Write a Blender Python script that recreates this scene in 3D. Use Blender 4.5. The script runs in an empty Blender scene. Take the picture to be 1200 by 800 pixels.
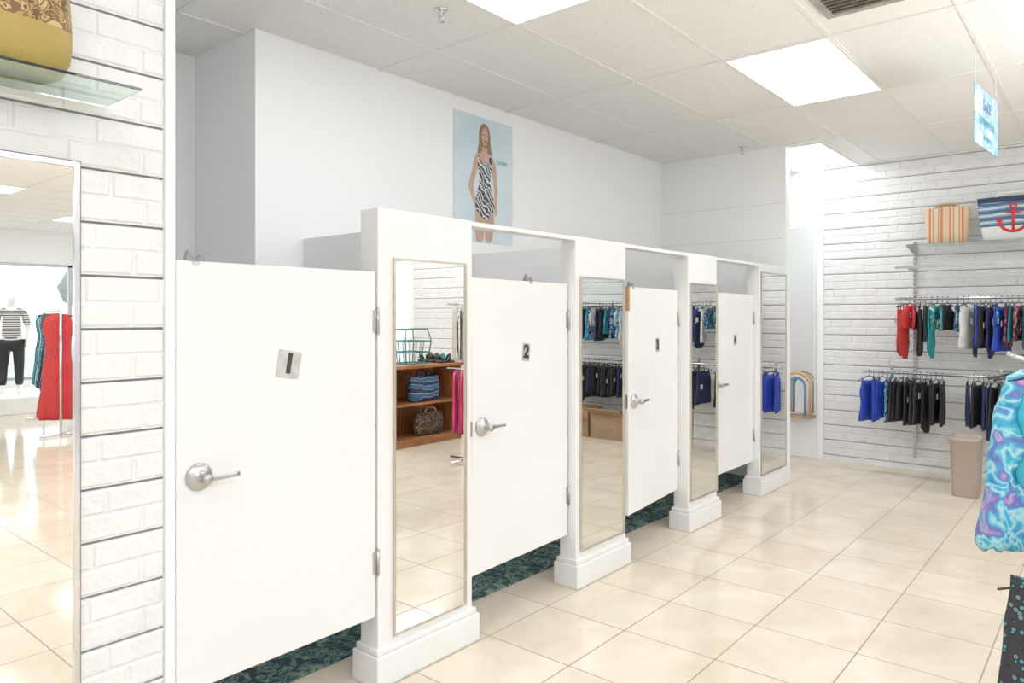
import bpy, math, random
from mathutils import Vector, Matrix
random.seed(7)
S=bpy.context.scene
COL=S.collection
PI=math.pi
# ---------------------------------------------------------------- materials
def _new(name):
    m=bpy.data.materials.new(name); m.use_nodes=True
    nt=m.node_tree; b=nt.nodes['Principled BSDF']
    return m,nt,b
def c4(c): return (c[0],c[1],c[2],1)
def pmat(name,c1,c2=None,scale=4,rough=.5,metal=0,bump=0,bscale=60,coat=0,detail=3,lo=.35,hi=.65,sheen=0):
    m,nt,b=_new(name)
    if c2 is None: c2=tuple(x*.96 for x in c1)
    tc=nt.nodes.new('ShaderNodeTexCoord')
    n=nt.nodes.new('ShaderNodeTexNoise'); n.inputs['Scale'].default_value=scale; n.inputs['Detail'].default_value=detail
    r=nt.nodes.new('ShaderNodeValToRGB')
    r.color_ramp.elements[0].position=lo; r.color_ramp.elements[1].position=hi
    r.color_ramp.elements[0].color=c4(c1); r.color_ramp.elements[1].color=c4(c2)
    nt.links.new(tc.outputs['Object'],n.inputs['Vector']); nt.links.new(n.outputs['Fac'],r.inputs['Fac'])
    nt.links.new(r.outputs['Color'],b.inputs['Base Color'])
    b.inputs['Roughness'].default_value=rough; b.inputs['Metallic'].default_value=metal
    b.inputs['Coat Weight'].default_value=coat
    if bump:
        n2=nt.nodes.new('ShaderNodeTexNoise'); n2.inputs['Scale'].default_value=bscale; n2.inputs['Detail'].default_value=4
        bp=nt.nodes.new('ShaderNodeBump'); bp.inputs['Strength'].default_value=bump; bp.inputs['Distance'].default_value=.01
        nt.links.new(tc.outputs['Object'],n2.inputs['Vector']); nt.links.new(n2.outputs['Fac'],bp.inputs['Height'])
        nt.links.new(bp.outputs['Normal'],b.inputs['Normal'])
    return m
def ramp_const(r,stops):
    r.color_ramp.interpolation='CONSTANT'
    e=r.color_ramp.elements
    while len(e)>1: e.remove(e[-1])
    e[0].position=stops[0][0]; e[0].color=c4(stops[0][1])
    for p,c in stops[1:]:
        x=e.new(p); x.color=c4(c)
def patmat(name,stops,scale=8,kind='noise',rough=.75,dist=0,interp='CONSTANT',rot=(0,0,0)):
    m,nt,b=_new(name)
    tc=nt.nodes.new('ShaderNodeTexCoord'); mp=nt.nodes.new('ShaderNodeMapping'); mp.inputs['Rotation'].default_value=rot
    nt.links.new(tc.outputs['Object'],mp.inputs['Vector'])
    if kind=='noise':
        n=nt.nodes.new('ShaderNodeTexNoise'); n.inputs['Scale'].default_value=scale; n.inputs['Distortion'].default_value=dist; out=n.outputs['Fac']
    elif kind=='voronoi':
        n=nt.nodes.new('ShaderNodeTexVoronoi'); n.inputs['Scale'].default_value=scale; out=n.outputs['Distance']
    else:
        n=nt.nodes.new('ShaderNodeTexWave'); n.inputs['Scale'].default_value=scale; n.inputs['Distortion'].default_value=dist
        n.bands_direction=kind; out=n.outputs['Fac']
    r=nt.nodes.new('ShaderNodeValToRGB'); ramp_const(r,stops); r.color_ramp.interpolation=interp
    nt.links.new(mp.outputs['Vector'],n.inputs['Vector']); nt.links.new(out,r.inputs['Fac'])
    nt.links.new(r.outputs['Color'],b.inputs['Base Color']); b.inputs['Roughness'].default_value=rough
    return m
def emis(name,c,s):
    m,nt,b=_new(name)
    b.inputs['Base Color'].default_value=c4(c); b.inputs['Emission Color'].default_value=c4(c); b.inputs['Emission Strength'].default_value=s
    return m
def glass(name,c,rough=0.0,ior=1.3):
    m,nt,b=_new(name)
    b.inputs['Base Color'].default_value=c4(c); b.inputs['Transmission Weight'].default_value=1; b.inputs['Roughness'].default_value=rough; b.inputs['IOR'].default_value=ior
    return m
def thin_glass(name):
    m,nt,b=_new(name)
    b.inputs['Base Color'].default_value=(1,1,1,1); b.inputs['Roughness'].default_value=.02; b.inputs['Alpha'].default_value=.06
    return m
WALL=pmat('wall_paint',(.94,.945,.95),(.92,.925,.93),1.2,.55,bump=.05,bscale=90)
DOORP=pmat('door_paint',(.84,.842,.845),(.81,.81,.808),2.0,.30,bump=.02,bscale=30)
PILP=pmat('pilaster_paint',(.84,.84,.838),(.81,.808,.80),3.0,.33,bump=.03,bscale=40)
BRICKP=pmat('slatwall_brick_paint',(.83,.832,.835),(.78,.782,.785),9,.38,bump=.55,bscale=45)
GROOVE=pmat('slat_groove',(.22,.22,.23),None,5,.4)
CHROME=pmat('chrome',(.72,.72,.74),(.66,.66,.68),20,.16,1)
SATIN=pmat('satin_nickel',(.50,.50,.51),(.43,.43,.45),20,.3,1)
BLACK=pmat('black_plastic',(.02,.02,.022),None,20,.4)
SILVER=pmat('brushed_plate',(.60,.59,.55),(.48,.47,.44),30,.35,.5)
FRAME=pmat('mirror_frame_alu',(.60,.55,.46),(.52,.47,.39),20,.3,.8)
WHITEP=pmat('white_plastic',(.88,.88,.87),None,6,.4)
MIRROR,_nt,_b=_new('mirror_glass'); _b.inputs['Base Color'].default_value=(.91,.925,.91,1); _b.inputs['Metallic'].default_value=1; _b.inputs['Roughness'].default_value=0.0
GLASS=glass('shelf_glass',(.72,.90,.84),0,1.4)
WGLASS=thin_glass('window_glass')
WOOD=patmat('cabinet_wood',[(0,(.34,.125,.04)),(.5,(.45,.18,.065)),(1,(.28,.10,.035))],3,'X',.35,4,'LINEAR')
WOODL=pmat('raw_wood_edge',(.55,.33,.14),(.42,.24,.1),12,.6)
CARD=pmat('cardboard',(.34,.22,.13),(.28,.17,.10),8,.8)
TAN=pmat('tan_bin_plastic',(.42,.33,.28),(.38,.30,.25),5,.45)
LEAF=patmat('foliage',[(0,(.10,.13,.12)),(.5,(.20,.25,.22)),(1,(.4,.45,.42))],6,'noise',.8,0,'LINEAR')
STAIN=pmat('yellowed_paint',(.62,.50,.33),(.74,.68,.56),6,.5)
TS=.457; TX=.895+TS*10; TY=.2
def tile_mat():
    m,nt,b=_new('cream_floor_tile')
    tc=nt.nodes.new('ShaderNodeTexCoord'); mp=nt.nodes.new('ShaderNodeMapping')
    mp.inputs['Location'].default_value=(TX,TY,0)
    nt.links.new(tc.outputs['Object'],mp.inputs['Vector'])
    br=nt.nodes.new('ShaderNodeTexBrick'); br.offset=0; br.squash=1
    for k,v in (('Scale',1),('Mortar Size',.0036),('Mortar Smooth',.1),('Bias',0),('Brick Width',TS),('Row Height',TS)): br.inputs[k].default_value=v
    br.inputs['Color1'].default_value=(.77,.68,.55,1); br.inputs['Color2'].default_value=(.72,.625,.495,1); br.inputs['Mortar'].default_value=(.31,.255,.20,1)
    nt.links.new(mp.outputs['Vector'],br.inputs['Vector'])
    n=nt.nodes.new('ShaderNodeTexNoise'); n.inputs['Scale'].default_value=3.5; n.inputs['Detail'].default_value=6; n.inputs['Distortion'].default_value=.8
    nt.links.new(tc.outputs['Object'],n.inputs['Vector'])
    r=nt.nodes.new('ShaderNodeValToRGB'); r.color_ramp.elements[0].position=.3; r.color_ramp.elements[0].color=(.90,.86,.81,1); r.color_ramp.elements[1].position=.7; r.color_ramp.elements[1].color=(1.04,1.04,1.04,1)
    nt.links.new(n.outputs['Fac'],r.inputs['Fac'])
    mx=nt.nodes.new('ShaderNodeMix'); mx.data_type='RGBA'; mx.blend_type='MULTIPLY'; mx.inputs['Factor'].default_value=1
    nt.links.new(br.outputs['Color'],mx.inputs['A']); nt.links.new(r.outputs['Color'],mx.inputs['B'])
    nt.links.new(mx.outputs['Result'],b.inputs['Base Color'])
    mr=nt.nodes.new('ShaderNodeMapRange'); mr.inputs['To Min'].default_value=.10; mr.inputs['To Max'].default_value=.7
    nt.links.new(br.outputs['Fac'],mr.inputs['Value']); nt.links.new(mr.outputs['Result'],b.inputs['Roughness'])
    bp=nt.nodes.new('ShaderNodeBump'); bp.invert=True; bp.inputs['Strength'].default_value=.4; bp.inputs['Distance'].default_value=.002
    nt.links.new(br.outputs['Fac'],bp.inputs['Height']); nt.links.new(bp.outputs['Normal'],b.inputs['Normal'])
    return m
FLOORM=tile_mat()
CEILM=pmat('acoustic_ceiling_tile',(.90,.885,.855),(.75,.74,.71),140,.9,bump=.5,bscale=120,lo=.45,hi=.72)
TBAR=pmat('ceiling_grid',(.84,.83,.80),None,5,.5)
CARPET=patmat('teal_carpet',[(0,(.012,.035,.04)),(.43,(.025,.08,.085)),(.50,(.16,.24,.21)),(.55,(.015,.055,.065)),(.60,(.20,.27,.22))],20,'noise',.95,1.2)
LIGHTM=emis('light_diffuser',(.93,.97,1),8.2)

# ---------------------------------------------------------------- mesh helpers
class MB:
    def __init__(s): s.v=[];s.f=[];s.m=[];s.mats=[];s.sm=[]
    def slot(s,mat):
        if mat not in s.mats: s.mats.append(mat)
        return s.mats.index(mat)
    def add(s,vs,fs,mat,M=None,smooth=False):
        o=len(s.v); k=s.slot(mat)
        for p in vs:
            p=Vector(p)
            s.v.append(tuple(M@p) if M else tuple(p))
        for f in fs: s.f.append(tuple(i+o for i in f)); s.m.append(k); s.sm.append(smooth)
    def box(s,x0,x1,y0,y1,z0,z1,mat,M=None):
        vs=[(x,y,z) for z in (z0,z1) for y in (y0,y1) for x in (x0,x1)]
        s.add(vs,[(0,2,3,1),(4,5,7,6),(0,1,5,4),(2,6,7,3),(0,4,6,2),(1,3,7,5)],mat,M)
    def tube(s,path,r,mat,n=8,M=None,closed=False):
        P=[Vector(p) for p in path]; vs=[];fs=[]
        up=None
        L=len(P)
        for i in range(L):
            if closed: t=(P[(i+1)%L]-P[i-1])
            else: t=(P[min(i+1,L-1)]-P[max(i-1,0)])
            t.normalize()
            if up is None:
                up=Vector((0,0,1)) if abs(t.z)<.9 else Vector((1,0,0))
            a=(up-t*up.dot(t))
            if a.length<1e-4: a=t.orthogonal()
            a.normalize(); up=a; b=t.cross(a)
            rr=r[i] if isinstance(r,(list,tuple)) else r
            for k in range(n):
                th=2*PI*k/n; vs.append(P[i]+a*rr*math.cos(th)+b*rr*math.sin(th))
        rng=L if closed else L-1
        for i in range(rng):
            j=(i+1)%L
            for k in range(n):
                k2=(k+1)%n; fs.append((i*n+k,i*n+k2,j*n+k2,j*n+k))
        if not closed:
            fs.append(tuple(range(n))[::-1]); fs.append(tuple((L-1)*n+k for k in range(n)))
        s.add(vs,fs,mat,M,True)
    def lathe(s,prof,mat,n=24,M=None,smooth=True):
        vs=[];fs=[]
        for r,z in prof:
            for k in range(n):
                th=2*PI*k/n; vs.append((r*math.cos(th),r*math.sin(th),z))
        for i in range(len(prof)-1):
            for k in range(n):
                k2=(k+1)%n; fs.append((i*n+k,i*n+k2,(i+1)*n+k2,(i+1)*n+k))
        fs.append(tuple(range(n))[::-1]); fs.append(tuple((len(prof)-1)*n+k for k in range(n)))
        s.add(vs,fs,mat,M,smooth)
    def loft(s,secs,mat,M=None,cap=True,smooth=True):
        n=len(secs[0]); vs=[p for q in secs for p in q]; fs=[]
        for i in range(len(secs)-1):
            for k in range(n):
                k2=(k+1)%n; fs.append((i*n+k,i*n+k2,(i+1)*n+k2,(i+1)*n+k))
        if cap:
            fs.append(tuple(range(n))[::-1]); fs.append(tuple((len(secs)-1)*n+k for k in range(n)))
        s.add(vs,fs,mat,M,smooth)
    def build(s,name,parent=None,bevel=0,subsurf=0,loc=None,rot=None):
        me=bpy.data.meshes.new(name); me.from_pydata(s.v,[],s.f)
        for m in s.mats: me.materials.append(m)
        me.polygons.foreach_set('material_index',s.m); me.polygons.foreach_set('use_smooth',s.sm); me.update()
        ob=bpy.data.objects.new(name,me); COL.objects.link(ob)
        if parent: ob.parent=parent
        if loc: ob.location=loc
        if rot: ob.rotation_euler=rot
        if bevel:
            md=ob.modifiers.new('bev','BEVEL'); md.width=bevel; md.segments=2; md.limit_method='ANGLE'
        if subsurf:
            md=ob.modifiers.new('sub','SUBSURF'); md.levels=subsurf; md.render_levels=subsurf
        return ob
def box(name,x0,x1,y0,y1,z0,z1,mat,bevel=0,parent=None):
    b=MB(); b.box(x0,x1,y0,y1,z0,z1,mat); return b.build(name,parent,bevel)
def empty(name,loc=(0,0,0),rot=(0,0,0)):
    e=bpy.data.objects.new(name,None); COL.objects.link(e); e.location=loc; e.rotation_euler=rot; e.empty_display_size=.1; return e
def smooth_closed(pts,k=5):
    n=len(pts); out=[]
    for i in range(n):
        p0,p1,p2,p3=[Vector(pts[(i+j-1)%n]) for j in range(4)]
        for t in range(k):
            u=t/k
            out.append(.5*((2*p1)+(-p0+p2)*u+(2*p0-5*p1+4*p2-p3)*u*u+(-p0+3*p1-3*p2+p3)*u**3))
    return out
def smooth_open(pts,k=5):
    n=len(pts); out=[]
    for i in range(n-1):
        p0=Vector(pts[max(i-1,0)]);p1=Vector(pts[i]);p2=Vector(pts[i+1]);p3=Vector(pts[min(i+2,n-1)])
        for t in range(k):
            u=t/k
            out.append(.5*((2*p1)+(-p0+p2)*u+(2*p0-5*p1+4*p2-p3)*u*u+(-p0+3*p1-3*p2+p3)*u**3))
    out.append(Vector(pts[-1])); return out
def text(name,body,size,mat,M,parent,extrude=.0008,shear=0,bold=0):
    cu=bpy.data.curves.new(name,'FONT'); cu.body=body; cu.size=size; cu.extrude=extrude; cu.align_x='CENTER'; cu.align_y='CENTER'; cu.offset=bold
    cu.materials.append(mat); ob=bpy.data.objects.new(name,cu); COL.objects.link(ob); ob.parent=parent; ob.matrix_local=M; return ob

CH=3.04  # ceiling height
FX=-2.30 # fitting room front plane
BX=-3.55 # back wall of stalls
FY=7.92  # far wall
XR=10.5; YB=-5.0
# ---------------------------------------------------------------- shell
box('floor',-4.4,XR+.2,YB-.1,FY+.1,-.1,0,FLOORM)
cb=MB(); cb.box(-4.4,XR+.2,YB-.1,FY+.1,CH,CH+.1,CEILM); cb.build('ceiling')
gx=[-1.83+.61*k for k in range(-5,21)]; gy=[2.95+1.22*k for k in range(-7,5)]
cells=[(-2.44,1.73),(-1.83,4.17),(-2.63,6.69)]
for ix in (.61,3.05,5.49,7.93):
    for iy in (-3.15,-.71,1.73,4.17,6.61): cells.append((ix,iy))
cells+= [(-1.83,-3.15),(-1.22,-.71)]
g=MB()
for x in gx:
    if x>-4.3: g.box(x-.012,x+.012,YB,FY,CH-.006,CH+.002,TBAR)
for y in gy:
    if y>YB and y<FY: g.box(-4.3,XR,y-.012,y+.012,CH-.0065,CH+.002,TBAR)
g.build('ceiling_grid')
for (x,y) in cells:
    p=empty('ceiling_light_panel',(x+.305,y+.61,CH))
    box('diffuser',-.29,.29,-.595,.595,-.008,.003,LIGHTM,parent=p)
    f=MB()
    for a in ((-.305,-.288,-.61,.61),(.288,.305,-.61,.61),(-.288,.288,-.61,-.592),(-.288,.288,.592,.61)): f.box(*a,-.011,.001,TBAR)
    f.build('panel_frame',p)
# walls
box('wall_fitting_back',BX-.67,BX,2.10,FY+.02,0,CH,WALL)
box('wall_stall_recess',-4.36,-4.22,.9,2.12,0,CH,WALL)
box('wall_fitting_end',BX,FX-.004,6.60,6.72,0,CH,WALL)
sm=MB(); SEAM=pmat('panel_seam',(.6,.6,.6),None,5,.5)
for z in (2.52,2.20): sm.box(BX+.01,FX-.01,6.5985,6.6005,z,z+.003,SEAM)
sm.box(FX-.03,FX-.002,6.594,6.602,1.8,CH,WALL)
sm.build('trim_1')
box('wall_far',-4.3,4.2,FY+.012,FY+.15,0,CH,WALL)
box('wall_left',-2.45,FX-.012,YB,1.05,0,CH,WALL)
box('wall_stall_side',-4.3,-2.45,.93,1.05,0,CH,WALL)
box('wall_rear',-2.45,XR,YB-.15,YB,0,CH,WALL)
def slatwall(name,kind,const,a0,a1,zoff,pitch=.156):
    mb=MB()
    if kind=='X': P=lambda a,z,o:(a,const-o,z)   # facing -Y
    else: P=lambda a,z,o:(const+o,a,z)           # facing +X
    def bx(a,b,z0,z1,o0,o1,mat):
        vs=[P(p,z,o) for z in (z0,z1) for o in (o0,o1) for p in (a,b)]
        mb.add(vs,[(0,2,3,1),(4,5,7,6),(0,1,5,4),(2,6,7,3),(0,4,6,2),(1,3,7,5)],mat)
    bx(a0,a1,0,CH,-.012,-.009,GROOVE)
    k0=-int(zoff/pitch)-1; row=0
    rnd=random.Random(3)
    z=zoff+k0*pitch
    while z<CH:
        za=max(z+.004,0); zb=min(z+pitch-.004,CH)
        if zb-za>.01:
            bx(a0,a1,za,zb,-.009,0,BRICKP)
            ch=(pitch-.009)/2
            for c in range(2):
                b0=z+.0045+c*ch+.003; b1=b0+ch-.006
                if b0<za or b1>zb+.001: row+=1; continue
                a=a0-(row%2)*.11-rnd.random()*.03
                while a<a1:
                    w=.212+rnd.uniform(-.006,.006)
                    l=max(a+.004,a0); r=min(a+w-.004,a1)
                    if r-l>.03:
                        h=.005+rnd.uniform(-.001,.0015); i=.006
                        vs=[P(l,b0,0),P(r,b0,0),P(r,b1,0),P(l,b1,0),
                            P(l+i,b0+i,h),P(r-i,b0+i,h),P(r-i,b1-i,h),P(l+i,b1-i,h)]
                        mb.add(vs,[(4,5,6,7),(0,1,5,4),(1,2,6,5),(2,3,7,6),(3,0,4,7)],BRICKP)
                    a+=w
                row+=1
        z+=pitch
    return mb.build(name)
slatwall('slatwall_panel','Y',FX,-2.2,1.045,.525)
slatwall('slatwall_panel','X',FY,-2.37,4.1,.525)
box('trim_2',-2.45,FX+.014,1.045,1.075,0,CH,WALL,.002)
box('trim_3',-2.43,-2.37,FY-.02,FY+.012,0,CH,WALL,.002)
box('baseboard_far',-3.55,-2.43,FY-.005,FY+.012,0,.11,WALL,.003)
box('baseboard_end',BX,FX-.01,6.72,6.732,0,.11,WALL,.003)
def storefront(name,kind,const,a0,a1,n):
    mb=MB()
    ALU=SATIN
    def bx(a,b,z0,z1,d0,d1,mat):
        if kind=='Y': mb.box(const+d0,const+d1,a,b,z0,z1,mat)
        else: mb.box(a,b,const+d0,const+d1,z0,z1,mat)
    bx(a0,a1,0,.35,0,.15,WALL); bx(a0,a1,2.45,CH,0,.15,WALL)
    st=(a1-a0)/n
    for i in range(n+1):
        a=a0+i*st; bx(max(a-.03,a0),min(a+.03,a1),.35,2.45,.03,.1,ALU)
    bx(a0,a1,.35,.4,.03,.1,ALU); bx(a0,a1,2.4,2.45,.03,.1,ALU)
    bx(a0,a1,.4,2.4,.06,.066,WGLASS)
    return mb.build(name)
storefront('window_1','Y',XR,YB,FY+.1,9)
storefront('window_2','X',FY,4.2,XR,4)
box('ground_outside',-6,40,-20,36,-.2,-.11,pmat('asphalt',(.5,.49,.48),(.42,.42,.41),2,.9))
for i,(x,y) in enumerate([(26,-3),(29,3.5),(25,11.5),(30,16),(8,26),(3,25),(14,28)]):
    t=MB(); t.tube([(0,0,-.15),(.05,0,1),(0,.05,2.2)],[.16,.12,.08],CARD)
    rr=random.Random(i)
    for k in range(9):
        c=Vector((rr.uniform(-1,1),rr.uniform(-1,1),2.2+rr.uniform(-.6,1.3))); R=rr.uniform(.5,.85)
        prof=[(max(R*math.sin(PI*j/8),.01)*(1+rr.uniform(-.12,.12)),-R*math.cos(PI*j/8)) for j in range(9)]
        t.lathe(prof,LEAF,10,Matrix.Translation(c))
    t.build('tree',loc=(x,y,0))

# ---------------------------------------------------------------- stalls
box('carpet_runner',BX,-2.60,1.08,6.59,.0,.010,CARPET)
PIL=[(1.904,2.46),(3.30,3.825),(4.66,5.13),(5.97,6.597)]
TOP=1.94
MIR=[(1.981,2.414,.18,1.74),(3.335,3.80,.19,1.72),(4.69,5.125,.20,1.73),(5.99,6.585,.16,1.87)]
for i,((a,b),(ma,mb_,mz0,mz1)) in enumerate(zip(PIL,MIR)):
    e=empty('fitting_room_pilaster')
    box('post',FX-.11,FX,a,b,0,TOP,PILP,.003,e)
    bs=MB()
    bs.box(FX-.135,FX+.028,a-.025,b+ (.025 if i<3 else .01),0.0,.125,PILP)
    bs.box(FX-.125,FX+.016,a-.014,b+(.014 if i<3 else .004),.125,.152,PILP)
    bs.build('plinth',e,.006)
    m=empty('pilaster_mirror')
    box('glass',FX+.001,FX+.006,ma+.006,mb_-.006,mz0+.006,mz1-.006,MIRROR,0,m)
    f=MB(); w=.009; o=FX+.012
    fm=FRAME
    f.box(FX,o,ma,ma+w,mz0,mz1,fm); f.box(FX,o,mb_-w,mb_,mz0,mz1,fm)
    f.box(FX,o,ma+w,mb_-w,mz0,mz0+w,fm); f.box(FX,o,ma+w,mb_-w,mz1-w,mz1,fm)
    f.build('frame',m)
hr=MB()
for j in range(3):
    hr.box(FX-.09,FX-.004,PIL[j][1],PIL[j+1][0],TOP-.022,TOP-.002,PILP)
hr.build('headrail')
for y in (2.41,3.775,5.09):
    box('stall_partition',BX,FX-.11,y-.012,y+.013,.3,TOP-.002,PILP,.002)

def Mx(loc,face='+X'):
    return Matrix.Translation(loc)@Matrix(((0,0,1,0),(1,0,0,0),(0,1,0,0),(0,0,0,1)))
def lever(parent,y,z,dirn=1):
    h=MB()
    M=Mx((0,y,z))
    h.lathe([(.045,0),(.046,.004),(.042,.011),(.030,.016),(.018,.020),(.0135,.026),(.0135,.052),(.016,.056),(.016,.066),(.010,.070)],SATIN,32,M)
    secs=[]
    for t in range(9):
        u=t/8; yy=dirn*(u*.125-.012); hh=.0115-.003*u; dd=.006-.001*u; off=.060-.006*math.sin(u*PI*.9)-.004*u
        secs.append([(yy, hh*math.cos(q)*1.0, off+dd*math.sin(q)) for q in [2*PI*k/12 for k in range(12)]])
    h.loft(secs,SATIN,M)
    h.build('lever_handle',parent)
def hinge(parent,z):
    h=MB()
    h.tube([(.006,.003,z-.05),(.006,.003,z+.05)],.0065,SATIN,10)
    h.tube([(.006,.003,z-.056),(.006,.003,z-.05)],.004,SATIN,8); h.tube([(.006,.003,z+.05),(.006,.003,z+.056)],.004,SATIN,8)
    h.box(-.001,.003,-.020,.002,z-.045,z+.045,SATIN)
    h.build('hinge',parent)
def door(n,hx,hy,w,ang,z0,z1,plate,numsize,label,ptilt):
    e=empty('door_%d'%n,(hx,hy,0),(0,0,math.radians(ang)))
    box('leaf',-.038,0,-w,-.004,z0,z1,DOORP,.003,e)
    lever(e,-w+.075,.975)
    for z in (z0+.22,z1-.20): hinge(e,z)
    l=MB(); l.box(-.030,-.008,-w-.002,-w+.001,.93,1.02,SATIN); l.box(-.024,-.014,-w-.010,-w,.965,.985,SATIN); l.build('latch',e)
    k=MB()
    yk=-w+.065
    if n==2: yk=-w/2+.06
    k.box(-.042,.002,yk-.012,yk+.012,z1,z1+.003,CHROME); k.box(.0,.002,yk-.012,yk+.012,z1-.012,z1+.002,CHROME)
    for s,h in ((-1,.026),(1,.016)):
        y0=yk+(-.028 if s<0 else .006)
        k.add([(-.03,y0,z1+.003),(-.01,y0,z1+.003),(-.01,y0+.036,z1+.003),(-.03,y0+.036,z1+.003),(-.024,y0+(.006 if s<0 else .014),z1+.003+h*1.3),(-.016,y0+(.012 if s<0 else .022),z1+.003+h*1.3)],
              [(0,1,5,4),(1,2,5),(2,3,4,5),(3,0,4),(3,2,1,0)],GROOVE)
    k.build('coat_hook',e)
    py,pz=plate
    pm=empty('number_plate',(0.001,py,pz),(math.radians(ptilt),0,0)); pm.parent=e
    W,H=numsize
    box('plate',0,.0015,-W/2,W/2,-H/2,H/2,SILVER,0,pm)
    text('digit',label,H*1.0,BLACK,Mx((.0028,0,0)),pm,bold=.004)
    return e
d1=door(1,FX-.004,1.900,.815,0,.283,1.678,(-.405,1.325),(.094,.098),'1',-10)
d2=door(2,FX-.050,3.294,.825,2.5,.283,1.678,(-.395,1.315),(.062,.092),'2',-6)
d3=door(3,FX-.075,4.655,.815,6.0,.283,1.678,(-.37,1.31),(.055,.09),'3',5)
d4=door(4,FX-.05,5.965,.82,0,.283,1.678,(-.38,1.31),(.055,.085),'4',0)
box('worn_edge',-.036,.002,-.8175,-.800,1.53,1.679,WOODL,0,d3)
box('yellowed_edge',-.036,.0008,-.8265,-.819,.75,1.40,STAIN,0,d2)
st=MB(); st.box(FX-.012,FX+.002,3.812,3.8265,.94,1.01,SATIN); st.box(FX-.012,FX+.002,2.45,2.4615,.94,1.01,SATIN); st.build('strike_plates')

# ---------------------------------------------------------------- left mirror
m=empty('full_length_wall_mirror')
X0=FX+.006
box('glass',X0,X0+.006,-.25,.785,.12,1.925,MIRROR,0,m)
f=MB(); 
f.box(X0,X0+.014,.785,.799,.106,1.939,CHROME); f.box(X0,X0+.014,-.264,-.25,.106,1.939,CHROME)
f.box(X0,X0+.014,-.25,.785,1.925,1.939,CHROME); f.box(X0,X0+.014,-.25,.785,.106,.12,CHROME)
f.box(X0,X0+.003,.799,.806,.10,1.945,GROOVE); f.box(X0,X0+.003,-.25,.799,1.939,1.945,GROOVE); f.build('frame',m)
sh=empty('glass_shelf')
box('pane',FX+.008,-2.05,-.35,.872,2.115,2.123,GLASS,.001,sh)
br=MB()
for y in (-.3,.25):
    br.box(FX+.006,-2.10,y-.003,y+.003,2.085,2.113,CHROME); br.box(FX+.006,FX+.010,y-.012,y+.012,2.04,2.13,CHROME)
br.build('brackets',sh)

# ---------------------------------------------------------------- bags
def superell(w,d,n=28,p=3.2):
    out=[]
    for k in range(n):
        t=2*PI*k/n; c,s_=math.cos(t),math.sin(t)
        out.append((math.copysign(abs(c)**(2/p),c)*w/2,math.copysign(abs(s_)**(2/p),s_)*d/2))
    return out
def bag(name,loc,yaw,prof,bands,handle,hmat,hspan,hh,ymat=None):
    e=empty(name,loc,(0,0,yaw)); mb=MB()
    secs=[[(x,y,z) for x,y in superell(w,d)] for z,w,d in prof]
    for zlo,zhi,mat in bands:
        ss=[s for s in secs if zlo-1e-6<=s[0][2]<=zhi+1e-6]
        mb.loft(ss,mat,cap=False)
    n=28
    mb.add(secs[0],[tuple(range(n))[::-1]],bands[0][2])
    z,w,d=prof[-1]
    inner=[[(x*.94,y*.9,zz) for x,y in superell(w,d)] for zz in (z,z-.08)]
    mb.loft([secs[-1],inner[0],inner[1]],bands[-1][2],cap=False)
    mb.add(inner[1],[tuple(range(n))],BLACK)
    for sgn in (-1,1):
        yy=sgn*d*.42
        path=smooth_open([(-hspan/2,yy,z-.05),(-hspan/2,yy*1.02,z+hh*.45),(-hspan*.25,yy,z+hh*.92),(0,yy*.9,z+hh),(hspan*.25,yy,z+hh*.92),(hspan/2,yy*1.02,z+hh*.45),(hspan/2,yy,z-.05)],4)
        mb.tube(path,.009,hmat,8)
    mb.build('bag_body',e)
    return e
MUST=pmat('mustard_leather',(.42,.29,.05),(.34,.23,.04),5,.5,bump=.15,bscale=80)
PALM=patmat('palm_print',[(0,(.10,.05,.02)),(.42,(.35,.22,.06)),(.5,(.16,.07,.03)),(.56,(.50,.36,.14)),(.64,(.12,.05,.02))],14,'noise',.7,2.5)
bag('handbag',(-2.175,.47,2.1235),PI/2,[(0,.44,.12),(.012,.49,.155),(.04,.52,.18),(.09,.53,.19),(.12,.53,.19),(.2,.52,.18),(.3,.49,.15),(.38,.46,.12),(.42,.45,.10)],
    [(0,.12,MUST),(.12,.42,PALM)],None,MUST,.2,.2)
TOTE=patmat('striped_straw',[(0,(.70,.52,.32)),(.22,(.58,.19,.07)),(.55,(.76,.62,.44)),(.75,(.52,.18,.08)),(.88,(.74,.58,.38))],1.9,'X',.85,.1)
bag('striped_tote_bag',(-1.215,7.72,2.166),0,[(0,.30,.10),(.015,.32,.13),(.1,.34,.14),(.2,.355,.14),(.30,.365,.13),(.33,.37,.12)],[(0,.33,TOTE)],None,WOODL,.16,.03)
NAVY=pmat('navy_canvas',(.02,.035,.09),None,6,.8)
WHT=pmat('white_canvas',(.82,.82,.8),None,6,.8)
BLU=patmat('blue_stripes',[(0,(.04,.12,.24)),(.45,(.55,.60,.64)),(.6,(.08,.24,.40)),(.9,(.65,.7,.72))],5,'Z',.8,1.5)
ab=bag('anchor_tote_bag',(-.70,7.70,2.166),0,[(0,.42,.12),(.015,.46,.16),(.1,.50,.17),(.12,.505,.17),(.2,.525,.17),(.27,.54,.165),(.33,.55,.15),(.38,.56,.13)],[(0,.12,WHT),(.12,.33,BLU),(.33,.38,NAVY)],None,WHT,.24,.03)
RED=pmat('red_fabric',(.60,.025,.025),(.48,.02,.02),6,.7)
an=MB(); yf=-.092
an.tube([(0,yf,.08),(0,yf,.27)],.011,RED); an.tube([(-.055,yf,.235),(.055,yf,.235)],.009,RED)
an.tube([(.022*math.cos(t*PI/8),yf,.29+.022*math.sin(t*PI/8)) for t in range(16)],.007,RED,closed=True)
an.tube([(-.10*math.cos(t*PI/12),yf,.165-.095*math.sin(t*PI/12)) for t in range(13)],.012,RED)
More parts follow.
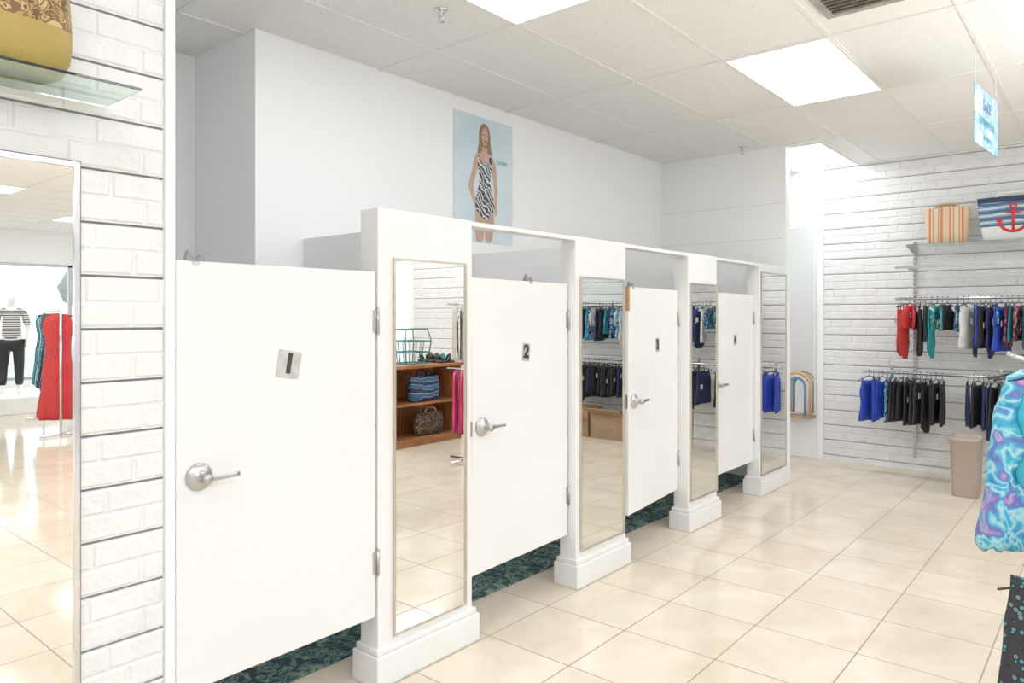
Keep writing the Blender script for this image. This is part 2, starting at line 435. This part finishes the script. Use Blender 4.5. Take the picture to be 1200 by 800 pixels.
for s in (-1,1): an.loft([[(s*.10+r*math.cos(q),yf+.4*r*math.sin(q),.16+z) for q in [k*PI/4 for k in range(8)]] for z,r in ((0,.028),(.045,.002))],RED)
an.build('anchor_motif',ab)

# ---------------------------------------------------------------- garments
STY={'one':(.12,.56,[(0,.12),(.2,.145),(.45,.115),(.7,.15),(.86,.11),(1,.05)]),
 'top':(.10,.46,[(0,.12),(.25,.15),(.5,.14),(1,.17)]),
 'short':(.09,.40,[(0,.13),(.4,.16),(1,.175)]),
 'bik':(.08,.30,[(0,.05),(.3,.14),(.6,.15),(1,.12)]),
 'tee':(.05,.60,[(0,.10),(.12,.20),(.3,.17),(.6,.16),(1,.19)]),
 'dress':(.07,1.38,[(0,.09),(.08,.16),(.3,.12),(.6,.16),(1,.22)])}
def lerpk(k,v):
    for (a,x),(b,y) in zip(k,k[1:]):
        if v<=b: 
            t=(v-a)/(b-a); t=t*t*(3-2*t); return x+(y-x)*t
    return k[-1][1]
def garment(mb,pos,yaw,style,mat,scale=1,thick=.022,rnd=random,tag=True,hang=BLACK,wave=.008,n=20,nv=12,hem=0):
    M=Matrix.Translation(pos)@Matrix.Rotation(yaw,4,'Z')
    r=.0022
    hk=[(.0,0,-.045),(0,0,-.02),(.012,0,-.010),(.016,0,.002),(.008,0,.013),(-.004,0,.013),(-.012,0,.004)]
    mb.tube(hk,r,hang,5,M)
    w=.17*scale
    mb.tube([(-w,0,-.085),(-w*.5,0,-.062),(0,0,-.045),(w*.5,0,-.062),(w,0,-.085)],.0045,hang,5,M)
    z0,z1,key=STY[style]; z0*=1; L=(z1-z0)*scale
    ph=rnd.random()*6; f1=rnd.uniform(25,45)
    secs=[]
    for i in range(nv+1):
        v=i/nv; hw=lerpk(key,v)*scale; th=thick*(1 if v<.9 else .8)
        sec=[]
        for k in range(n):
            t=2*PI*k/n; x=hw*math.cos(t)
            wv=wave*math.sin(x*f1+ph+v*1.5)*(.3+v)
            y=th*math.copysign(abs(math.sin(t))**.8,math.sin(t))+wv
            zz=-z0-L*v+ (.02*math.cos(t)**2*(1 if v<.05 else 0)) - hem*v*v*abs(math.sin(x*60+ph))
            sec.append((x,y,zz))
        secs.append(sec)
    mb.loft(secs,mat,M)
    if style in('one','top','bik','dress'):
        for s in (-1,1):
            mb.tube([(s*w*.55,0,-.06),(s*w*.58,.006,-.085),(s*lerpk(key,0)*scale*.7,0,-z0-.02)],.005,mat,5,M)
    if tag:
        zz=-z0-rnd.uniform(.02,.12); mb.box(.06,.10,-thick-.016,-thick-.013,zz-.05,zz,WHITEP,M)
        zz-=.03; mb.box(-.10,-.06,thick+.013,thick+.016,zz-.05,zz,WHITEP,M)
def fm(n,c,c2=None): return pmat('fabric_'+n,c,c2 or tuple(x*.7 for x in c),7,.75)
F_blk=fm('black',(.009,.009,.011)); F_navy=fm('navy',(.010,.02,.09)); F_roy=fm('royal',(.01,.05,.48)); F_teal=fm('teal',(.005,.26,.32)); F_aqua=fm('aqua',(.02,.42,.62))
F_wht=fm('white',(.75,.75,.73)); F_pink=fm('pink',(.68,.02,.20)); F_red=RED
F_prt=patmat('print_blue_black',[(0,(.01,.01,.02)),(.46,(.03,.28,.6)),(.55,(.7,.75,.75)),(.58,(.02,.03,.1))],20,'noise',.7,1)
F_prt2=patmat('print_green',[(0,(.02,.05,.10)),(.44,(.02,.42,.40)),(.55,(.02,.02,.05)),(.62,(.5,.66,.6))],24,'noise',.7,1)
F_prt3=patmat('print_pink_black',[(0,(.01,.01,.015)),(.5,(.6,.04,.2)),(.56,(.02,.02,.03)),(.62,(.7,.45,.1))],22,'noise',.7,1)
F_str=patmat('bw_stripes',[(0,(.02,.02,.02)),(.5,(.75,.74,.70))],9,'Z',.7)
F_strc=patmat('brown_cream_stripes',[(0,(.05,.03,.025)),(.5,(.72,.68,.62))],12,'X',.7,1)
def rail(name,x0,x1,y,z,wally,seq,styles,seed,gaps=()):
    rnd=random.Random(seed); mb=MB()
    mb.tube([(x0,y,z),(x1,y,z)],.0125,CHROME,12)
    k=x0+.18
    while k<x1:
        mb.box(k-.004,k+.004,y,wally-.013,z-.03,z-.012,CHROME); mb.box(k-.014,k+.014,wally-.012,wally-.006,z-.08,z+.05,CHROME); k+=.9
    x=x0+.05
    while x<x1-.05:
        if any(a<x<b for a,b in gaps): x+=.03; continue
        mat=None
        for lim,opts in seq:
            if x<lim: mat=rnd.choice(opts); break
        garment(mb,(x,y,z+.004),PI/2+rnd.uniform(-.35,.2),rnd.choice(styles),mat,rnd.uniform(.92,1.05),rnd.uniform(.012,.02),rnd,rnd.random()<.5,n=14,nv=9)
        x+=rnd.uniform(.032,.05)
    return mb.build(name)
rail('hanging_swimwear_rail',-1.62,1.05,7.58,1.66,FY,[(-1.42,[RED]),(-1.17,[F_teal,F_blk,F_prt2,F_teal,F_blk]),(-1.02,[F_aqua,F_prt,F_wht]),(-.78,[F_navy,F_prt,F_roy,F_blk,F_navy]),(-.55,[F_blk,F_aqua,F_prt,F_prt3,F_teal]),(.2,[F_wht,F_teal,F_aqua,F_blk,F_prt]),(2,[F_roy,F_navy,F_aqua,F_prt,F_wht,F_blk])],['one','top','top','short','bik'],1,[(-1.17,-1.12),(-.5,-.42)])
rail('hanging_swimwear_rail',-1.90,1.05,7.58,.965,FY,[(-1.66,[F_roy,F_roy,F_roy,F_prt]),(-1.2,[F_blk]),(-.5,[F_blk,F_blk,F_navy]),(3,[F_blk,F_blk,F_navy])],['one','top','top','top'],2,[(-1.22,-1.06),(-.6,-.45)])
for x in (-1.515,-.30,.91):
    b=MB(); b.box(x-.013,x+.013,FY-.03,FY-.006,.12,2.22,SATIN)
    for k in range(52): b.box(x-.004,x+.004,FY-.0315,FY-.029,.16+k*.04,.175+k*.04,BLACK)
    b.build('slotted_wall_standard')
def shelf(z,x0,x1,d=.34):
    e=empty('glass_shelf')
    box('pane',x0,x1,FY-.03-d,FY-.035,z-.008,z,GLASS,0,e)
    b=MB()
    for x in (-1.515,-.30,.91):
        if x<x0: continue
        b.add([(x-.004,FY-.03,z-.01),(x-.004,FY-.03,z-.08),(x-.004,FY-.03-d,z-.02),(x-.004,FY-.03-d,z-.01),(x+.004,FY-.03,z-.01),(x+.004,FY-.03,z-.08),(x+.004,FY-.03-d,z-.02),(x+.004,FY-.03-d,z-.01)],[(0,1,2,3),(7,6,5,4),(0,4,5,1),(1,5,6,2),(2,6,7,3),(3,7,4,0)],SATIN)
    b.build('brackets',e)
shelf(2.164,-1.53,1.05)
hb=MB(); hb.box(-1.62,1.05,7.57,7.60,1.945,1.975,SATIN)
for x in (-1.515,-.30,.91): hb.box(x-.005,x+.005,7.60,FY-.03,1.93,1.97,SATIN)
hb.build('empty_hang_bar')
e=empty('waste_bin',(-.98,7.12,0)); b=MB()
sec=lambda w,d,z:[(x,y,z) for x,y in superell(w,d,28,6)]
b.loft([sec(.18,.26,0),sec(.19,.27,.02),sec(.22,.30,.46),sec(.235,.315,.465),sec(.235,.315,.49),sec(.212,.29,.49),sec(.19,.27,.1)],TAN,cap=False)
b.add(sec(.19,.27,.1),[tuple(range(28))],TAN); b.add(sec(.18,.26,0),[tuple(range(28))[::-1]],TAN)
b.build('bin_shell',e)
def carton(name,x0,x1,y0,y1,z0,h,mat):
    b=MB(); t=.008
    b.box(x0,x1,y0,y1,z0,z0+t,mat); b.box(x0,x1,y0,y0+t,z0+t,z0+h,mat); b.box(x0,x1,y1-t,y1,z0+t,z0+h,mat); b.box(x0,x0+t,y0+t,y1-t,z0+t,z0+h,mat); b.box(x1-t,x1,y0+t,y1-t,z0+t,z0+h,mat)
    F=Matrix.Translation((0,y0,z0+h))@Matrix.Rotation(math.radians(-35),4,'X'); b.box(x0,x1,-.14,0,-t,0,mat,F)
    return b.build(name)
carton('cardboard_carton',-.05,.42,7.5,7.86,0,.30,CARD); carton('cardboard_carton',.46,.98,7.5,7.86,0,.20,CARD); carton('cardboard_carton',.48,.9,7.52,7.84,.205,.15,WOODL)

# ---------------------------------------------------------------- foreground rack right
TIE=patmat('tie_dye_blue',[(0,(.01,.05,.30)),(.34,(.01,.16,.45)),(.43,(.03,.38,.60)),(.49,(.35,.66,.72)),(.54,(.03,.34,.58)),(.60,(.10,.10,.42)),(.66,(.45,.30,.55)),(.72,(.02,.30,.56)),(1,(.3,.6,.7))],12,'noise',.7,.6,'LINEAR')
DOT=patmat('dark_dot_print',[(0,(.45,.03,.10)),(.16,(.02,.30,.33)),(.30,(.012,.012,.015)),(.5,(.02,.02,.03))],42,'voronoi',.8)
rk=empty('garment_display_rack')
b=MB()
b.tube([(.02,3.22,.0),(.02,3.22,1.42)],.014,CHROME,12)
b.tube([(-.23,3.22,.03),(.27,3.22,.03)],.014,CHROME,10); b.tube([(.02,2.97,.03),(.02,3.47,.03)],.014,CHROME,10)
b.tube([(.02,3.22,1.34),(-.26,3.26,1.335)],.008,CHROME,8); b.tube([(-.26,3.26,1.335),(-.32,3.27,1.36)],.008,CHROME,8)
b.tube([(.02,3.22,.62),(-.26,3.12,.615)],.008,CHROME,8)
b.build('rack_frame',rk)
rn=random.Random(5)
b=MB()
STY['cover']=(.06,.74,[(0,.08),(.06,.14),(.25,.175),(.6,.20),(1,.235)])
STY['pants']=(.05,.50,[(0,.13),(.4,.15),(1,.17)])
garment(b,(-.205,3.25,1.345),.25,'cover',TIE,.92,.03,rn,False,wave=.022,n=56,nv=24,hem=.03)
garment(b,(-.145,3.24,1.345),.2,'one',F_aqua,1,.02,rn,False)
garment(b,(-.245,3.34,1.345),.5,'one',F_teal,.9,.02,rn,False)
b.build('tie_dye_cover_up',rk)
b=MB(); garment(b,(-.165,3.10,.625),.3,'pants',DOT,1,.03,rn,False,wave=.02,n=40,nv=16); b.build('printed_skirt',rk)

# second rack (seen in mirror)
rk=empty('two_tier_garment_rack',(.10,.26,0)); b=MB()
b.tube([(.42,5.15,0),(.42,5.15,1.65)],.014,CHROME); b.tube([(.17,5.15,.03),(.67,5.15,.03)],.014,CHROME); b.tube([(.42,4.9,.03),(.42,5.4,.03)],.014,CHROME)
b.tube([(.12,5.15,1.62),(.72,5.15,1.62)],.01,CHROME); b.tube([(.12,5.15,.95),(.72,5.15,.95)],.01,CHROME)
for i,x in enumerate((.16,.24,.32,.40,.5,.6)):
    garment(b,(x,5.15,1.632),PI/2-.9,'tee',F_strc,1,.02,rn,False)
    garment(b,(x,5.15,.962),PI/2-.7,'tee',F_blk if i in(1,2) else F_pink,1.1,.02,rn,False)
b.build('rack_and_garments',rk)

# ---------------------------------------------------------------- wooden desk seen in mirror
dk=empty('wooden_display_counter',(1.85,5.85,0)); b=MB()
L=.58; D=.25
b.box(-D-.03,D+.02,-L-.03,L+.03,.90,.935,WOOD); b.box(-D,D,-L,-L+.025,.0,.90,WOOD); b.box(-D,D,L-.025,L,0,.90,WOOD)
b.box(D-.02,D,-L,L,0,.9,WOOD); b.box(-D,D,-L,L,.06,.085,WOOD); b.box(-D,D-.02,-L+.025,L-.025,.47,.49,WOOD); b.box(-D+.02,-D+.04,-L,L,0,.06,WOOD)
b.build('counter_body',dk,.003)
ZEB=patmat('zebra_blue',[(0,(.02,.04,.12)),(.45,(.5,.65,.75)),(.6,(.04,.15,.35))],3,'Z',.7,7)
FLO=patmat('floral_black',[(0,(.02,.02,.02)),(.54,(.35,.28,.1)),(.57,(.4,.08,.12)),(.60,(.03,.03,.02))],32,'noise',.7,1)
bag('zebra_pouch',(1.76,5.95,.4905),PI/2,[(0,.36,.1),(.02,.44,.14),(.15,.46,.15),(.27,.44,.12),(.30,.43,.1)],[(0,.30,ZEB)],None,F_navy,.16,.06)
bag('floral_pouch',(1.76,6.02,.0855),PI/2,[(0,.36,.1),(.02,.44,.14),(.12,.46,.15),(.24,.44,.12),(.27,.43,.1)],[(0,.27,FLO)],None,WOODL,.16,.06)
ws=empty('wire_display_basket',(1.82,5.78,.937)); b=MB()
GRW=pmat('teal_wire',(.04,.20,.17),None,5,.4,.3)
for z,ww in ((.0,.18),(.13,.2),(.26,.22),(.40,.18)):
    b.tube([(ww*math.cos(t*PI/2+PI/4),ww*1.3*math.sin(t*PI/2+PI/4),z+.008) for t in range(4)],.008,GRW,6,closed=True)
for t in range(4):
    a=t*PI/2+PI/4; b.tube([(.18*math.cos(a),.234*math.sin(a),.008),(.22*math.cos(a),.286*math.sin(a),.268),(.18*math.cos(a),.234*math.sin(a),.408)],.008,GRW,6)
for t in range(14):
    a=t*PI/7+.1; b.tube([(.12*math.cos(a),.16*math.sin(a),.008),(.145*math.cos(a),.19*math.sin(a),.26)],.004,GRW,5)
b.build('wire_frame',ws)
for k in range(4):
    b=MB(); o=[(x*.045,y*.12,0) for x,y in [(.6,-1),(1,-.5),(.75,0),(1.05,.5),(.7,.95),(0,1.05),(-.8,.9),(-1,.4),(-.7,-.1),(-.95,-.6),(-.5,-1)]]
    oo=[tuple(p) for p in smooth_closed(o,3)]
    b.loft([oo,[(x,y,.03) for x,y,z in oo]],BLACK)
    b.tube([(-.04,.02,.015),(-.025,.05,.08),(0,.06,.10),(.03,.05,.08),(.045,.02,.015)],.018,F_teal if k==1 else BLACK,6)
    b.tube([(-.035,-.06,.015),(-.02,-.08,.07),(0,-.09,.09),(.02,-.08,.07),(.035,-.06,.015)],.014,BLACK,6)
    b.build('sandal',None,loc=(1.66+.11*k,6.22,.9362),rot=(0,0,.2))
# rack behind counter
rk=empty('straight_garment_rack',(.95,-.15,0)); b=MB()
b.tube([(3.0,6.4,0),(3.0,6.4,1.55),(3.0,7.3,1.55),(3.0,7.3,0)],.014,CHROME)
for y in (6.4,7.3): b.tube([(2.75,y,.02),(3.25,y,.02)],.014,CHROME)
for i in range(11): garment(b,(3.0,6.47+.075*i,1.562),.2,'tee',[F_red,F_blk,F_pink,F_wht][i%4] if i<9 else F_red,1.1,.02,rn,False)
b.build('rack_and_garments',rk)
# ---------------------------------------------------------------- dress rack in big mirror
rk=empty('dress_rack'); b=MB()
A=Vector((5.55,3.33,1.56)); B_=Vector((7.5,3.75,1.56))
b.tube([(A.x,A.y,.0),A,B_,(B_.x,B_.y,0)],.014,CHROME)
for q in (A,B_): b.tube([(q.x-.05,q.y-.25,.02),(q.x+.05,q.y+.25,.02)],.014,CHROME)
for i in range(14):
    q=A+(B_-A)*((i+.7)/14.5)
    garment(b,(q.x,q.y,1.574),PI/2+.5,'dress',[F_red,F_red,F_red,RED,F_blk,F_prt2,F_blk,F_navy,F_prt,F_teal,F_wht,F_blk,F_aqua,F_navy][i],1.0 if i<4 else .75,.035,rn,False,wave=.02,nv=16,n=24)
b.build('rack_and_dresses',rk)
box('display_platform',8.3,10.1,2.2,5.2,0,.25,WHITEP,.01)
mq=empty('mannequin',(8.85,3.72,.25),(0,0,math.radians(110)))
def skin(name,V,E,R,mat,parent,root=0):
    me=bpy.data.meshes.new(name); me.from_pydata(V,E,[]); me.materials.append(mat)
    ob=bpy.data.objects.new(name,me); COL.objects.link(ob); ob.parent=parent
    ob.modifiers.new('skin','SKIN'); 
    for i,r in enumerate(R):
        d=me.skin_vertices[0].data[i]; d.radius=(r,r) if not isinstance(r,tuple) else r; d.use_root=(i==root)
    md=ob.modifiers.new('s','SUBSURF'); md.levels=2; md.render_levels=2
    return ob
V=[(0,0,.88),(0,0,1.02),(0,.01,1.2),(0,0,1.32),(0,0,1.40),(0,.01,1.47),(0,.01,1.57),
   (.17,0,1.30),(.22,-.02,1.04),(.20,.06,.82),(.20,.08,.74),(-.17,0,1.30),(-.22,-.02,1.04),(-.20,.06,.82),(-.20,.08,.74),
   (.09,0,.82),(.10,.02,.46),(.10,0,.07),(.10,.10,.03),(-.09,0,.82),(-.11,.05,.46),(-.12,.02,.07),(-.12,.12,.03)]
E=[(0,1),(1,2),(2,3),(3,4),(4,5),(5,6),(3,7),(7,8),(8,9),(9,10),(3,11),(11,12),(12,13),(13,14),(0,15),(15,16),(16,17),(17,18),(0,19),(19,20),(20,21),(21,22)]
R=[(.14,.11),(.11,.09),(.13,.10),(.10,.07),.045,.07,.075,.05,.036,.028,.02,.05,.036,.028,.02,.085,.055,.035,.03,.085,.055,.035,.03]
skin('mannequin_body',V,E,R,WHITEP,mq)
skin('striped_top',[(0,0,.84),(0,0,1.02),(0,.01,1.2),(0,0,1.33),(.17,0,1.30),(.215,-.01,1.08),(-.17,0,1.30),(-.215,-.01,1.08)],[(0,1),(1,2),(2,3),(3,4),(4,5),(3,6),(6,7)],[(.17,.14),(.13,.11),(.145,.115),(.09,.08),.062,.058,.062,.058],F_str,mq)
skin('black_trousers',[(0,0,.86),(.09,0,.8),(.10,.02,.46),(.10,0,.14),(-.09,0,.8),(-.11,.05,.46),(-.12,.02,.14)],[(0,1),(1,2),(2,3),(0,4),(4,5),(5,6)],[(.155,.125),.10,.075,.06,.10,.075,.06],F_blk,mq)

# ---------------------------------------------------------------- poster
po=empty('swimwear_poster',(BX,3.605,2.03)); PW,PH=.64,.91
PBG=patmat('poster_background',[(0,(.42,.56,.67)),(.4,(.54,.67,.75)),(.6,(.66,.76,.80)),(1,(.47,.62,.71))],2.2,'noise',.4,.5,'LINEAR')
SKIN=pmat('poster_skin_print',(.55,.35,.27),(.47,.29,.21),12,.4)
HAIR=patmat('poster_hair_print',[(0,(.18,.10,.05)),(.5,(.40,.25,.12)),(1,(.14,.07,.035))],14,'Y',.4,2,'LINEAR')
SUIT=patmat('poster_suit_print',[(0,(.015,.02,.035)),(.62,(.60,.62,.64))],15,'DIAGONAL',.4,9)
box('poster_sheet',.001,.004,0,PW,0,PH,PBG,0,po)
lay=[.0045]
def flat(name,pts,mat,sm=True,parent=po):
    x=lay[0]; lay[0]+=.0003
    q=smooth_closed([(a*PW,b*PH,0) for a,b in pts],5) if sm else [Vector((a*PW,b*PH,0)) for a,b in pts]
    b=MB(); n=len(q)
    vs=[(x,p.x,p.y) for p in q]+[(x-.0008,p.x,p.y) for p in q]
    b.add(vs,[tuple(range(n)),tuple(range(n,2*n))[::-1]]+[(i,(i+1)%n,n+(i+1)%n,n+i) for i in range(n)],mat)
    return b.build(name,parent)
flat('hair_back',[(.44,.93),(.50,.955),(.57,.93),(.60,.86),(.61,.78),(.63,.70),(.58,.67),(.52,.70),(.45,.68),(.38,.66),(.39,.74),(.41,.80),(.41,.87)],HAIR)
flat('leg_left',[(.36,.30),(.52,.27),(.50,.15),(.48,.02),(.36,.02),(.35,.15)],SKIN)
flat('leg_right',[(.50,.27),(.66,.30),(.66,.15),(.62,.02),(.52,.02),(.51,.15)],SKIN)
flat('arm_left',[(.37,.70),(.33,.66),(.30,.57),(.24,.45),(.27,.38),(.33,.30),(.37,.31),(.34,.38),(.32,.44),(.36,.54),(.40,.64)],SKIN)
flat('arm_right',[(.62,.70),(.68,.66),(.71,.56),(.73,.45),(.72,.32),(.72,.24),(.68,.24),(.67,.34),(.66,.46),(.63,.56),(.59,.64)],SKIN)
flat('chest',[(.46,.77),(.46,.73),(.37,.705),(.36,.66),(.40,.58),(.60,.58),(.64,.66),(.63,.705),(.55,.73),(.55,.77),(.50,.76)],SKIN)
flat('swimsuit',[(.41,.71),(.43,.66),(.50,.62),(.57,.66),(.595,.71),(.615,.70),(.62,.62),(.60,.53),(.60,.47),(.65,.38),(.67,.28),(.60,.22),(.51,.19),(.42,.22),(.35,.28),(.37,.38),(.41,.47),(.41,.53),(.385,.62),(.39,.70)],SUIT)
flat('face',[(.505,.925),(.555,.90),(.56,.85),(.54,.80),(.505,.775),(.47,.80),(.45,.85),(.455,.90)],SKIN)
flat('hair_front',[(.505,.955),(.56,.93),(.59,.86),(.59,.76),(.57,.72),(.565,.80),(.56,.87),(.51,.925),(.46,.88),(.445,.80),(.43,.71),(.41,.76),(.42,.87),(.45,.93)],HAIR)
for s in (-1,1):
    flat('eye',[(.505+s*.022-.012,.862),(.505+s*.022,.868),(.505+s*.022+.012,.862),(.505+s*.022,.857)],BLACK)
flat('nose',[(.503,.85),(.510,.832),(.505,.828),(.498,.832)],pmat('poster_nose',(.42,.22,.15),None,5,.4))
flat('mouth',[(.485,.812),(.505,.817),(.525,.812),(.505,.802)],RED)
TEALP=pmat('poster_teal_ink',(.02,.35,.5),None,5,.4)
text('caption_line','SUNSHINE',.042,WHITEP,Mx((.0056,PW*.81,PH*.73)),po,.0002)
text('caption_line','SWIM',.05,TEALP,Mx((.0056,PW*.80,PH*.665)),po,.0002)

# ---------------------------------------------------------------- hanging sign
a=Vector((-.61,4.70,0)); bb=Vector((-.565,5.26,0)); w=(bb-a).length
hs=empty('hanging_ceiling_sign',(a.x,a.y,0),(0,0,math.atan2(bb.y-a.y,bb.x-a.x)))
SGN=patmat('sign_blue_print',[(0,(.35,.55,.68)),(.4,(.60,.70,.75)),(.5,(.12,.38,.58)),(.56,(.45,.62,.70)),(.62,(.18,.42,.55)),(1,(.7,.74,.75))],6,'noise',.5,.6,'LINEAR')
box('sign_board',0,w,-.003,.003,2.46,2.79,SGN,0,hs)
SNV=pmat('sign_navy',(.03,.15,.4),None,5,.5)
for sd in (1,-1):
    for t,z,s in (('SALE',2.70,.09),('SWIMWEAR',2.60,.07),('all styles',2.52,.05)):
        M=Matrix.Translation((w/2,sd*.0045,z))@(Matrix(((-1,0,0,0),(0,0,1,0),(0,1,0,0),(0,0,0,1))) if sd>0 else Matrix(((1,0,0,0),(0,0,-1,0),(0,1,0,0),(0,0,0,1))))
        text('sign_text',t,s,TEALP if s<.09 else SNV,M,hs,.0004)
b=MB(); b.tube([(.03,0,2.79),(.03,0,CH)],.0012,WHITEP,5); b.tube([(w-.03,0,2.79),(w-.03,0,CH)],.0012,WHITEP,5); b.build('strings',hs)

def sprinkler(x,y):
    b=MB(); b.lathe([(.035,0),(.036,-.004),(.028,-.010),(.012,-.014),(.011,-.030),(.006,-.034)],CHROME,24)
    b.tube([(-.014,0,-.028),(-.016,0,-.045),(0,0,-.058),(.016,0,-.045),(.014,0,-.028)],.0025,CHROME,6)
    b.lathe([(.004,-.056),(.02,-.059),(.02,-.061),(.004,-.062)],CHROME,16)
    b.build('fire_sprinkler',loc=(x,y,CH-.001))
def cpt(px,py):
    D=(CH-1.5)*850/(370-py); Lr=D*(px-600)/850; an=math.atan(711/850)
    return (-math.sin(an)*D+math.cos(an)*Lr, math.cos(an)*D+math.sin(an)*Lr)
sprinkler(*cpt(517,11)); sprinkler(*cpt(870,172))
v=empty('ceiling_air_vent',(-.86,3.62,CH)); b=MB(); GV=pmat('vent_metal',(.36,.33,.29),(.26,.24,.21),12,.5)
for a_ in ((-.29,-.25,-.29,.29),(.25,.29,-.29,.29),(-.25,.25,-.29,-.25),(-.25,.25,.25,.29)): b.box(*a_,-.014,-.001,GV)
b.box(-.25,.25,-.25,.25,-.003,-.001,GV)
for k in range(12): b.box(-.25,.25,-.02,.014,-.001,.001,GV,Matrix.Translation((0,-.23+k*.042,-.008))@Matrix.Rotation(.6,4,'X'))
b.build('louvres',v)
# ---------------------------------------------------------------- recess by the far wall: mirror, added ledge, arch for a reflected item
m=empty('recess_wall_mirror'); box('glass',-3.1,-2.465,FY+.002,FY+.010,.47,2.44,MIRROR,0,m)
b=MB()
b.box(-3.115,-3.1,FY-.004,FY+.012,.455,2.455,WHITEP); b.box(-2.465,-2.45,FY-.004,FY+.012,.455,2.455,WHITEP); b.box(-3.1,-2.465,FY-.004,FY+.012,2.44,2.455,WHITEP); b.box(-3.1,-2.465,FY-.004,FY+.012,.455,.47,WHITEP)
b.build('frame',m)
led=box('added_arch_ledge',-3.1,-2.45,FY-.16,FY+.0,.43,.452,CARD,.002)  # ledge added to carry the arch
pn=empty('reflected_item_arch',(-2.62,7.83,.452)); b=MB()  # added solid arch in place of an item reflected in the mirror
for R_,mt in ((.15,pmat('arch_orange',(.68,.42,.24),None,6,.8)),(.118,pmat('arch_cream',(.76,.68,.56),None,6,.8)),(.088,fm('arch_blue',(.14,.32,.55)))):
    b.tube([(R_*math.cos(PI),0,0)]+[(R_*math.cos(PI-t*PI/14),0,.30+R_*math.sin(t*PI/14)) for t in range(15)]+[(R_,0,0)],.013,mt,10)
b.build('arch_tubes',pn)

# ---------------------------------------------------------------- light & camera
W=bpy.data.worlds.new('world'); S.world=W; W.use_nodes=True
bg=W.node_tree.nodes['Background']; bg.inputs[0].default_value=(.86,.93,1,1); bg.inputs[1].default_value=2.6
for (x,y) in ((1.3,.6),(1.3,4.4)):  # added fill lamps without fixtures, facing up to brighten the ceiling
    l=bpy.data.lights.new('added_ceiling_fill','AREA'); l.shape='SQUARE'; l.size=1.6; l.energy=75; l.color=(.95,.98,1)
    lo=bpy.data.objects.new('added_ceiling_fill',l); COL.objects.link(lo); lo.location=(x,y,1.8); lo.rotation_euler=(PI,0,0)
cam=bpy.data.cameras.new('camera'); co=bpy.data.objects.new('camera',cam); COL.objects.link(co)
co.location=(0,0,1.5); co.rotation_euler=(PI/2,0,math.atan(711/850))
cam.sensor_width=36; cam.lens=850/1200*36; cam.shift_y=-30/1200; cam.clip_start=.05
S.camera=co
S.view_settings.view_transform='Standard'; S.view_settings.look='None'; S.view_settings.exposure=-.08; S.view_settings.gamma=1.2
